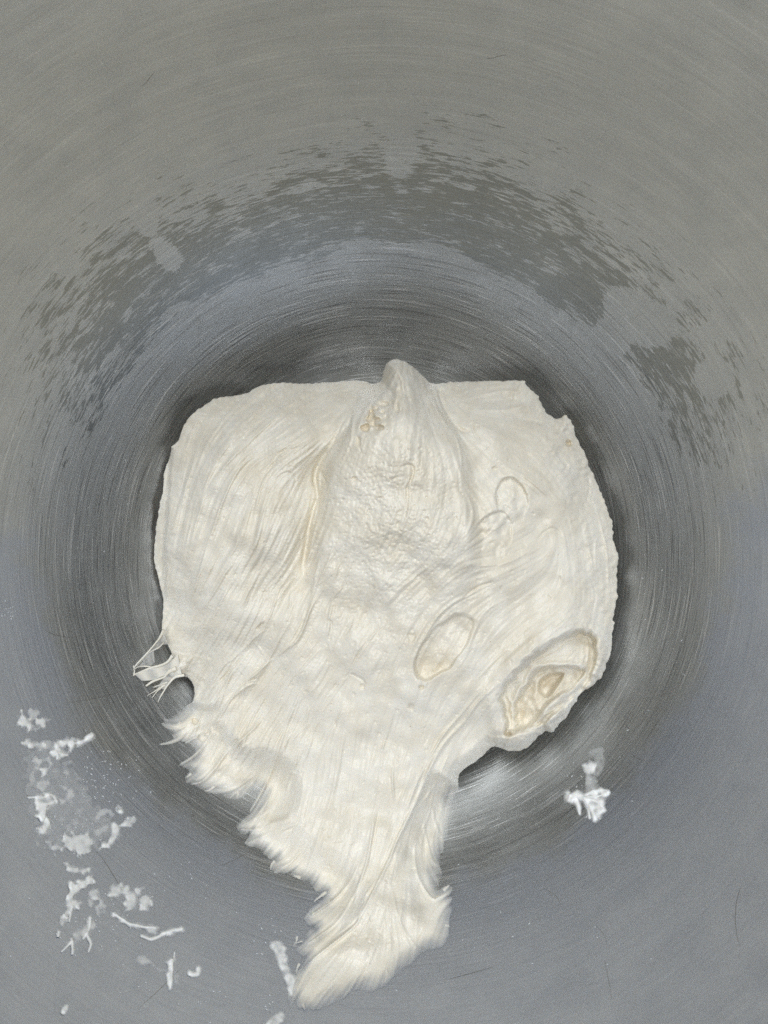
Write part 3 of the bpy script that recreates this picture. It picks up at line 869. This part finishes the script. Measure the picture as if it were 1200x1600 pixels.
    for fr, n, cen in ((catmull(FRINGE_LEFT, 8), 6, (400, 1080)), (catmull(FRINGE_TAIL, 6), 9, (570, 1380))):
        for k_ in range(n):
            q = fr[rf.integers(0, len(fr) - 1)] + rf.normal(0, 2, 2)
            d = q - np.array(cen); d /= np.linalg.norm(d)
            a = rf.normal(0, .4); d = np.array([d[0] * math.cos(a) - d[1] * math.sin(a), d[0] * math.sin(a) + d[1] * math.cos(a)])
            L = rf.uniform(8, 22)
            side = np.array([-d[1], d[0]]) * rf.normal(0, 2)
            threads.append(([q - d * L, q - d * L * .3 + side, q + d * L * .22], 3, 0, rf.uniform(.3, .6), .1))
    for p, z0, z1, r0, r1 in threads:
        wd = 6.5 * r0 + 1.2
        sl, d, al = line_field(p, wd)
        ww = wd * (.75 - .5 * al) * (.9 + .25 * L3[sl] * .4)
        g = np.exp(-(d / ww) ** 2) * smooth(0, .12, al) * (1 - smooth(.9, 1.0, al) * .8)
        thr = thin[sl] * g + (1 - thin[sl]) * g * smooth(0, 3, sdj[sl])
        Z[sl] += (.00095 if z0 > 3.01 or r0 > .65 else .00035) * r0 * thr
        op[sl] = np.maximum(op[sl], np.clip(1.15 * g, 0, 1) * (.95 - .45 * al))
        keep[sl] |= (g > .25) & (thin[sl] > .5)
    V = at(Xs, Ys, Z)
    idx = np.arange(SH[0] * SH[1]).reshape(SH)
    q = keep[:-1, :-1] & keep[1:, :-1] & keep[:-1, 1:] & keep[1:, 1:]
    F = np.stack([idx[1:, :-1][q], idx[1:, 1:][q], idx[:-1, 1:][q], idx[:-1, :-1][q]], -1)
    used = np.unique(F)
    remap = np.full(SH[0] * SH[1], -1, np.int64); remap[used] = np.arange(len(used))
    o = mesh_obj('dough_mass', V.reshape(-1, 3)[used], remap[F], DOUGH, None,
                 {'opacity': op.ravel()[used], 'brown': brown.ravel()[used]})
    o.data.materials.append(DOUGH_SHEER)
    fo = op[:-1, :-1][q] < .995
    o.data.polygons.foreach_set('material_index', fo.astype(np.int32))
    global DOUGH_Z
    DOUGH_Z = (Z, X, Y)
    return o


def dough_z(px, py):
    Z = DOUGH_Z[0]
    i = np.clip(((np.asarray(px) - GX0) / GS).astype(int), 0, Z.shape[1] - 1)
    j = np.clip(((np.asarray(py) - GY0) / GS).astype(int), 0, Z.shape[0] - 1)
    return Z[j, i]


dough = empty('bread_dough', (0, 0, 0))
tag(dough, 'big sticky lump of raw cream bread dough with a stretched tail', 'dough')
adopt(build_dough(), dough)


# ------------------------------------------------------------------ loose strands and webs of the dough
def tube(name, p3, rad, mat, parent, sides=7, opac=1.0, flat=.75):
    p3 = np.asarray(p3)
    n = len(p3)
    rad = np.asarray(rad)
    tang = np.gradient(p3, axis=0)
    tang /= np.linalg.norm(tang, axis=1, keepdims=True) + 1e-12
    upv = np.array([0, 0, 1.0])
    sd_ = np.cross(tang, upv); sd_ /= np.linalg.norm(sd_, axis=1, keepdims=True) + 1e-9
    up_ = np.cross(sd_, tang)
    a = np.linspace(0, 2 * np.pi, sides, endpoint=False)
    V = (p3[:, None] + rad[:, None, None] * (np.cos(a)[None, :, None] * sd_[:, None] + flat * np.sin(a)[None, :, None] * up_[:, None])).reshape(-1, 3)
    i, j = np.meshgrid(np.arange(n - 1), np.arange(sides), indexing='ij')
    j2 = (j + 1) % sides
    F = np.stack([i * sides + j, i * sides + j2, (i + 1) * sides + j2, (i + 1) * sides + j], -1).reshape(-1, 4)
    o = mesh_obj(name, V, F, mat, None, {'opacity': np.full(len(V), opac), 'brown': np.zeros(len(V))})
    adopt(o, parent)
    return o


def px_tube(name, pts, z0, z1, r0, r1, parent, mat=None, sag=0.0, opac=1.0):
    """strand from (z0 mm above the bowl) to (z1 mm above the bowl) along photo pixels, radii in mm"""
    c = catmull(pts, 7)
    t = np.linspace(0, 1, len(c))
    zb = bowl_z_px(c[:, 0], c[:, 1])
    z = zb + .001 * (z0 * (1 - t) + z1 * t - sag * 4 * t * (1 - t))
    r = .001 * (r0 * (1 - t) + r1 * t) * (1 + .18 * np.sin(t * 9 + z0))
    return tube('strand', at(c[:, 0], c[:, 1], z), r, mat or (DOUGH if opac > .99 else DOUGH_SHEER), parent, opac=opac)


WEB = [  # torn web at the left edge, over the dark opening
    ([(256, 984), (250, 996), (243, 1005), (232, 1018), (221, 1030), (212, 1040), (209, 1047)], 20, .6, .9, .45),
    ([(256, 1004), (248, 1012), (236, 1018), (224, 1030), (214, 1041)], 17, .6, .5, .3),
    ([(209, 1040), (210, 1048), (209, 1056)], .8, .6, .4, .5),
    ([(270, 1024), (262, 1034), (250, 1040), (238, 1043), (224, 1048), (210, 1054)], 15, .6, 1.2, .6),
    ([(240, 1043), (228, 1041), (216, 1042), (210, 1046)], 5, .7, .5, .4),
    ([(276, 1044), (264, 1050), (256, 1058), (240, 1064), (228, 1072)], 13, .5, 1.5, .7),
    ([(288, 1055), (274, 1058), (264, 1068), (256, 1080), (250, 1090), (247, 1097)], 13, .3, 1.0, .3),
    ([(258, 1070), (250, 1076), (244, 1082), (238, 1090)], 5, .3, .7, .25),
    ([(250, 1074), (242, 1080), (230, 1087)], 4, .3, .5, .2),
    ([(262, 1066), (250, 1070), (240, 1074)], 7, 1.0, .5, .4),
]
for pts, z0, z1, r0, r1 in WEB:
    px_tube('strand', pts, z0, z1, r0 * .72, r1 * .6, dough)


def membrane(pts_a, pts_b, za, zb_, op_a, op_b, parent, rows=9):
    """thin sheet between two pixel polylines"""
    a, b = catmull(pts_a, 8), catmull(pts_b, 8)
    n = 28
    ia = np.linspace(0, len(a) - 1, n); ib = np.linspace(0, len(b) - 1, n)
    A = np.stack([np.interp(ia, np.arange(len(a)), a[:, k]) for k in (0, 1)], -1)
    B = np.stack([np.interp(ib, np.arange(len(b)), b[:, k]) for k in (0, 1)], -1)
    t = np.linspace(0, 1, rows)[:, None, None]
    Pp = A[None] * (1 - t) + B[None] * t
    zz_ = bowl_z_px(Pp[..., 0], Pp[..., 1]) + .001 * (np.interp(np.linspace(0, 1, n), [0, 1], za)[None] * (1 - t[..., 0]) + np.interp(np.linspace(0, 1, n), [0, 1], zb_)[None] * t[..., 0])
    V = at(Pp[..., 0], Pp[..., 1], zz_)
    op = (op_a * (1 - t[..., 0]) + op_b * t[..., 0]) * (.8 + .2 * np.sin(np.linspace(0, 17, n))[None] * np.ones((rows, 1)))
    i, j = np.meshgrid(np.arange(rows - 1), np.arange(n - 1), indexing='ij')
    k = i * n + j
    F = np.stack([k, k + 1, k + n + 1, k + n], -1).reshape(-1, 4)
    o = mesh_obj('membrane', V.reshape(-1, 3), F, DOUGH_SHEER, None, {'opacity': np.clip(op, 0, 1).ravel(), 'brown': np.zeros(V.size // 3)})
    adopt(o, parent)


membrane([(278, 1024), (256, 1038), (232, 1046), (209, 1053)], [(284, 1054), (262, 1054), (240, 1062), (222, 1064)], (15, .6), (13, .5), .95, .9, dough)
membrane([(256, 990), (240, 1008), (222, 1030)], [(262, 1006), (246, 1012), (224, 1034)], (19, 1), (17, .8), .85, .6, dough)
membrane([(240, 1016), (230, 1026), (216, 1042)], [(242, 1034), (236, 1040), (218, 1043)], (9, .8), (7, .8), .55, .35, dough)
membrane([(288, 1055), (270, 1062), (258, 1078)], [(270, 1050), (256, 1060), (246, 1074)], (13, 3), (12, 3), .95, .7, dough)


# ------------------------------------------------------------------ scraps stuck to the bowl
def scrap(name, polys, thick, label, cat='dough scrap', group='dough scraps stuck to the bowl', op=1.0, seed=1, fray=3.0,
          soft=4.0, strands=(), lift=0.0, step=.9):
    """a smear of dough: polygons in photo pixels laid on the steel; each polygon (points, thickness mm, opacity)"""
    allp = np.vstack([np.asarray(p[0], float) for p in polys])
    x0, y0 = allp.min(0) - 14; x1, y1 = allp.max(0) + 14
    gx, gy = np.arange(x0, x1, step), np.arange(y0, y1, step)
    X, Y = np.meshgrid(gx, gy)
    SH = X.shape
    n1 = band_noise(SH, 13, seed); n2 = band_noise(SH, 28, seed + 1); n3 = band_noise(SH, 4, seed + 2)
    T = np.zeros(SH); O = np.zeros(SH)
    for pts, tk, oq in polys:
        c = catmull(list(pts) + [pts[0]], 4)[:-1]
        s = poly_sd(c, X, Y) + fray * (.5 * n1 + .5 * n2 + .16 * n3) + 2.6
        m = smooth(-.5, soft * 1.8, s)
        T = np.maximum(T, tk * m * (1 + .06 * n1 + .12 * n2))
        O = np.maximum(O, min(1, oq * 1.12) * smooth(-2.0, soft * 1.2, s) * np.clip(.92 + .14 * n1 + .1 * n2, 0, 1.1))
    for pts, z0, z1, r0, r1 in strands:
        c = catmull(pts, 6)
        best = np.full(SH, 1e9); al = np.zeros(SH)
        for k in range(len(c) - 1):
            e = c[k + 1] - c[k]
            t = np.clip(((X - c[k, 0]) * e[0] + (Y - c[k, 1]) * e[1]) / (e @ e + 1e-9), 0, 1)
            d = np.hypot(X - c[k, 0] - t * e[0], Y - c[k, 1] - t * e[1])
            al = np.where(d < best, (k + t) / (len(c) - 1), al); best = np.minimum(best, d)
        ww = 3.3 * (r0 * (1 - al) + r1 * al) * (1 + .2 * n1) + .8
        g = np.exp(-(best / ww) ** 2)
        T = T + 1.1 * (r0 * (1 - al) + r1 * al) * g
        O = np.maximum(O, np.clip(1.3 * g, 0, 1))
    O = np.clip(O, 0, 1)
    keep = O > .04
    V = at_bowl(X, Y, .00015 + .00055 * np.clip(T, 0, None))
    idx = np.arange(SH[0] * SH[1]).reshape(SH)
    q = keep[:-1, :-1] & keep[1:, :-1] & keep[:-1, 1:] & keep[1:, 1:]
    F = np.stack([idx[1:, :-1][q], idx[1:, 1:][q], idx[:-1, 1:][q], idx[:-1, :-1][q]], -1)
    used = np.unique(F)
    remap = np.full(idx.size, -1, np.int64); remap[used] = np.arange(len(used))
    cpx = allp.mean(0)
    base = at_bowl(*cpx, np.float64(0))
    root = mesh_obj(name, V.reshape(-1, 3)[used] - base, remap[F], FILM, None, {'opacity': O.ravel()[used], 'brown': np.zeros(len(used))})
    root.location = base
    tag(root, label, cat, group)
    return root


def zA(p):  # zoom frame of the left cluster
    return [(x * .20833, 1080 + y * .20833) for x, y in p]


def zB(p):  # zoom frame of the lower left cluster
    return [(60 + x * .23333, 1330 + y * .23333) for x, y in p]


def zC(p):  # zoom frame of the right scrap
    return [(860 + x * .1, 1150 + y * .1) for x, y in p]


scrap('dough_scrap', [
    (zA([(125, 215), (165, 160), (190, 205), (245, 215), (250, 265), (225, 290), (180, 265), (130, 240)]), 1.0, .95),
    (zA([(245, 225), (310, 215), (400, 210), (345, 235), (320, 265), (270, 250)]), .6, .75),
    (zA([(200, 160), (240, 140), (275, 165), (250, 185), (215, 180)]), .3, .5)], 1,
    'pale patch of dough topmost in the smears on the left wall', seed=101)
scrap('dough_scrap', [
    (zA([(430, 380), (540, 360), (620, 360), (670, 335), (692, 350), (640, 390), (570, 420), (540, 450), (500, 410), (420, 430), (400, 395)]), 1.6, 1.0),
    (zA([(380, 450), (440, 440), (500, 475), (460, 495), (430, 510), (400, 480)]), .9, .95),
    (zA([(170, 390), (230, 370), (320, 400), (310, 430), (240, 425)]), .9, .85),
    (zA([(320, 390), (430, 380), (440, 430), (340, 440)]), .3, .45)], 1,
    'white finger of dough pointing right, in the smears on the left wall', seed=111, fray=2.2,
    strands=[(zA([(560, 395), (620, 378), (660, 355), (684, 345)]), 1.2, 1.6, .9, .9), (zA([(380, 460), (420, 462), (470, 478), (500, 480)]), .8, .6, .4, .3),
             (zA([(410, 455), (430, 490), (425, 508)]), .8, .4, .5, .2)])
scrap('dough_scrap', [
    (zA([(240, 510), (290, 515), (280, 580), (250, 590), (235, 540)]), .4, .6),
    (zA([(310, 590), (350, 575), (372, 610), (340, 640), (318, 625)]), .7, .85),
    (zA([(350, 500), (380, 560), (365, 600), (350, 560)]), .4, .55),
    (zA([(225, 640), (250, 660), (245, 750), (225, 720)]), .3, .4),
    (zA([(320, 650), (345, 650), (330, 720), (300, 730)]), .3, .5)], 1,
    'broken vertical trail of thin dough flecks below the white finger on the left wall', seed=121, fray=3.5, soft=4)
scrap('dough_scrap', [
    (zA([(255, 830), (270, 800), (330, 800), (350, 770), (400, 790), (422, 825), (390, 870), (340, 900), (330, 960), (300, 970), (265, 900)]), 1.4, 1.0),
    (zA([(330, 940), (370, 970), (380, 1030), (350, 1050), (330, 1090), (300, 1070), (278, 1030), (330, 1005)]), 1.3, .95)], 1,
    'curled hook of dough at the left edge of the smears on the left wall', seed=131, fray=2.4,
    strands=[(zA([(210, 800), (260, 797), (320, 800), (350, 790)]), .3, .8, .2, .5), (zA([(300, 850), (370, 850), (412, 820), (395, 790), (355, 775)]), .8, 1.2, .6, .7),
             (zA([(325, 950), (362, 985), (375, 1030)]), .8, .6, .5, .3)])
scrap('dough_scrap', [
    (zA([(460, 1190), (490, 1110), (560, 1080), (640, 1080), (690, 1150), (720, 1190), (650, 1220), (600, 1215), (540, 1190)]), .6, .7),
    (zA([(410, 1110), (430, 1140), (425, 1195), (410, 1180)]), .5, .6),
    (zA([(350, 1120), (375, 1140), (365, 1180), (350, 1170)]), .4, .5),
    (zA([(275, 1130), (290, 1140), (280, 1170)]), .3, .4)], 1,
    'frothy pale patch of dough at the bottom of the smears on the left wall', seed=141, fray=5)
scrap('dough_scrap', [
    (zA([(770, 1165), (810, 1120), (830, 1050), (850, 1000), (880, 1020), (850, 1090), (835, 1160)]), .8, .8),
    (zA([(890, 1010), (940, 970), (1000, 955), (995, 990), (930, 1020)]), .8, .75),
    (zA([(890, 920), (900, 870), (918, 870), (915, 910)]), .9, .95),
    (zA([(730, 1050), (800, 1020), (800, 1060), (740, 1070)]), .3, .35)], 1,
    'forked thin dough streak on the lower right of the smears on the left wall', seed=151, fray=2.5)
scrap('dough_scrap', [
    (zA([(440, 700), (530, 740), (540, 790), (480, 840), (445, 810), (470, 760)]), .4, .5),
    (zA([(440, 590), (500, 600), (520, 620), (490, 640), (460, 615)]), .4, .55),
    (zA([(440, 930), (560, 940), (600, 1000), (520, 1010)]), .2, .3),
    (zA([(700, 890), (800, 890), (850, 960), (780, 950), (720, 940)]), .25, .4),
    (zA([(560, 850), (700, 900), (720, 980), (620, 960)]), .15, .25),
    (zA([(200, 420), (380, 440), (560, 620), (760, 860), (900, 1000), (820, 1120), (560, 1200), (330, 1120), (230, 900), (180, 620)]), .05, .17)], 1,
    'cloudy milky film of dough in the middle of the smears on the left wall', seed=161, fray=6, soft=8)
# lower left group
scrap('dough_scrap', [
    (zB([(195, 90), (220, 100), (250, 125), (320, 105), (335, 125), (300, 150), (250, 150), (215, 150)]), .7, .75),
    (zB([(215, 200), (255, 215), (350, 180), (368, 205), (300, 245), (260, 290), (240, 330), (295, 345), (225, 400), (180, 440), (165, 430), (185, 350)]), 1.1, .9),
    (zB([(155, 440), (175, 440), (165, 520), (155, 510)]), .5, .6)], 1,
    'long upright ragged dough streak, largest scrap in the lower left of the bowl', seed=171, fray=2.5,
    strands=[(zB([(250, 235), (320, 200), (360, 190)]), 1, 1, .6, .5), (zB([(220, 380), (212, 430), (205, 470)]), .7, .3, .4, .2),
             (zB([(135, 545), (128, 590), (122, 620)]), .4, .4, .5, .4)])
scrap('dough_scrap', [
    (zB([(260, 530), (320, 500), (345, 440), (365, 490), (350, 560), (320, 560), (250, 610), (225, 640), (190, 620), (215, 590)]), .6, .65)], 1,
    'branching dough streak with thin legs right under the long upright streak', seed=181, fray=2.2, soft=4,
    strands=[(zB([(345, 450), (330, 540), (300, 585)]), .7, .5, .6, .4), (zB([(320, 560), (350, 620), (335, 675)]), .6, .2, .5, .15),
             (zB([(220, 590), (228, 670), (215, 745)]), .7, .2, .6, .15), (zB([(220, 610), (185, 645), (155, 675)]), .5, .2, .4, .15)])
scrap('dough_scrap', [
    (zB([(320, 290), (390, 265), (400, 320), (370, 325)]), .7, .7), (zB([(380, 370), (430, 330), (440, 390), (390, 425)]), .5, .55),
    (zB([(340, 330), (365, 345), (350, 365)]), .3, .5)], 1,
    'small ragged dough flecks just right of the long upright streak', seed=191, fray=2.5, soft=4)
scrap('dough_scrap', [
    (zB([(470, 300), (500, 240), (540, 225), (570, 260), (620, 250), (660, 330), (640, 380), (600, 390), (570, 345), (600, 335), (580, 290), (520, 300)]), .7, .7),
    (zB([(630, 240), (690, 245), (690, 275), (665, 300)]), .6, .65), (zB([(670, 330), (700, 310), (745, 335), (735, 380), (685, 375)]), .7, .72)], 1,
    'cluster of four soft pale dough blotches above the thin wavy streak', seed=201, fray=2.5)
scrap('dough_scrap', [
    (zB([(485, 410), (550, 435), (600, 480), (560, 475), (500, 435)]), .9, .75), (zB([(600, 495), (700, 500), (790, 505), (780, 545), (700, 525)]), .8, .6),
    (zB([(780, 550), (860, 535), (950, 520), (960, 535), (900, 560), (820, 565)]), 1.0, .85)], 1,
    'thin wavy horizontal dough streak in the lower left of the bowl', seed=211, fray=1.6, soft=4,
    strands=[(zB([(500, 420), (560, 460), (610, 490), (700, 510), (780, 520)]), .5, .6, .5, .4), (zB([(690, 570), (750, 590), (800, 575), (860, 545), (955, 525)]), .4, .8, .4, .9)])
scrap('dough_scrap', [
    (zB([(860, 745), (885, 730), (902, 760), (905, 830), (885, 920), (870, 900), (865, 830), (882, 780)]), 1.6, 1.0),
    (zB([(905, 820), (935, 840), (930, 880), (905, 865)]), .3, .4)], 1,
    'bright upright dough sliver with a pointed tip near the bottom of the bowl picture', seed=221, fray=1.0, soft=3,
    strands=[(zB([(905, 740), (908, 710), (910, 680)]), 1.2, .5, .5, .1), (zB([(880, 740), (890, 800), (882, 910)]), 1.2, .8, .8, .3)])
scrap('dough_scrap', [
    (zB([(660, 740), (680, 705), (735, 730), (740, 750), (700, 745)]), .4, .5), (zB([(770, 770), (800, 785), (835, 800), (800, 805)]), .4, .55)], 1,
    'faint pair of dough flecks left of the bright upright sliver', seed=231, fray=2)
scrap('dough_scrap', [
    (zB([(1015, 810), (1040, 825), (1065, 810), (1060, 785), (1078, 790), (1076, 820), (1045, 835), (1015, 828)]), .8, .85)], 1,
    'tiny curled comma of dough right of the bright upright sliver', seed=241, fray=1, soft=2.5)
scrap('dough_scrap', [(zB([(160, 1080), (165, 1050), (200, 1025), (195, 1050), (175, 1085)]), .9, .95)], 1,
      'single rice-sized dough fleck nearest the bottom left corner', seed=251, fray=.8, soft=2.5)
# strip beside the tail's tip
scrap('dough_scrap', [([(425, 1473), (436, 1472), (445, 1482), (443, 1492), (452, 1515), (462, 1540), (456, 1556), (448, 1540), (440, 1515), (432, 1497)], .7, .8)], 1,
      'narrow whitish dough strip slanting into the tip of the tail', seed=261, fray=1.6, soft=4)
scrap('dough_scrap', [([(420, 1594), (432, 1586), (441, 1584), (440, 1596), (432, 1606), (418, 1604)], .9, .8)], 1,
      'small pale dough fleck at the lower edge below the tail tip', seed=271, fray=1)
# right hand scrap with a folded flap
scrap('dough_scrap', [
    (zC([(270, 920), (300, 890), (370, 870), (430, 855), (470, 890), (560, 920), (700, 860), (830, 830), (915, 890), (860, 960), (830, 1080), (850, 1160),
         (770, 1260), (700, 1320), (650, 1240), (570, 1060), (470, 1000), (380, 1000), (290, 1020)]), 1.4, .92),
    (zC([(540, 470), (640, 400), (690, 440), (690, 580), (640, 620), (580, 580)]), .9, .8),
    (zC([(580, 620), (680, 620), (740, 800), (560, 860)]), .3, .4),
    (zC([(620, 260), (760, 200), (850, 300), (840, 450), (760, 600), (700, 560), (690, 400)]), .2, .26)], 1,
    'fan-shaped crumpled dough scrap stuck on the right wall of the bowl', seed=281, fray=1.6, soft=4,
    strands=[(zC([(300, 960), (420, 930), (540, 980), (620, 1120), (700, 1270)]), 2.2, 1.2, 1.5, .9), (zC([(560, 930), (700, 870), (840, 850), (910, 890)]), 1.8, .8, .9, .5),
             (zC([(410, 1000), (440, 1100), (460, 1215)]), 1.5, .6, 1.1, .4), (zC([(540, 1000), (590, 1120), (620, 1280)]), 1.5, .6, .9, .4),
             (zC([(620, 1000), (740, 1040), (830, 1130)]), 1.5, .6, .6, .4), (zC([(285, 900), (310, 960), (290, 1010)]), 1.2, .8, .9, .6),
             (zC([(600, 960), (720, 960), (850, 920)]), 1.5, .6, .5, .3)])

# crumbs too small to count
rc = np.random.default_rng(9)
cv, cf = [], []
spots = [(160, 1215, 60, 55, 70), (110, 1300, 60, 40, 40), (15, 960, 14, 16, 14), (150, 1450, 80, 60, 40), (420, 1450, 30, 40, 12), (905, 1225, 25, 50, 14),
         (420, 1570, 25, 20, 8), (300, 1560, 120, 40, 14), (650, 1500, 500, 90, 20), (1000, 1000, 120, 300, 16), (180, 780, 60, 120, 6), (270, 1380, 60, 30, 12)]
for cx, cy, sx, sy, n in spots:
    for k in range(n):
        x, y = rc.normal(cx, sx * .5), rc.normal(cy, sy * .5)
        L, a, wd = rc.uniform(.8, 2.6), rc.uniform(0, math.pi), rc.uniform(.4, .9)
        if rc.random() < .8: a = math.atan2(y - 866, x - 592) + math.pi / 2 + rc.normal(0, .6)
        c, s = math.cos(a), math.sin(a)
        ring = [(x + c * L, y + s * L), (x - s * wd, y + c * wd), (x - c * L, y - s * L), (x + s * wd, y - c * wd)]
        b = len(cv)
        for q in ring: cv.append(at_bowl(q[0], q[1], np.float64(.00005)))
        cv.append(at_bowl(x, y, np.float64(.0005)))
        for m in range(4): cf.append((b + m, b + (m + 1) % 4, b + 4))
o = mesh_obj('dough_crumbs', np.array(cv), np.array(cf), FILM, None, {'opacity': np.full(len(cv), .75), 'brown': np.zeros(len(cv))})
tag(o, 'scattered tiny dough crumbs and flecks dried on the bowl wall', 'crumbs', kind='stuff')
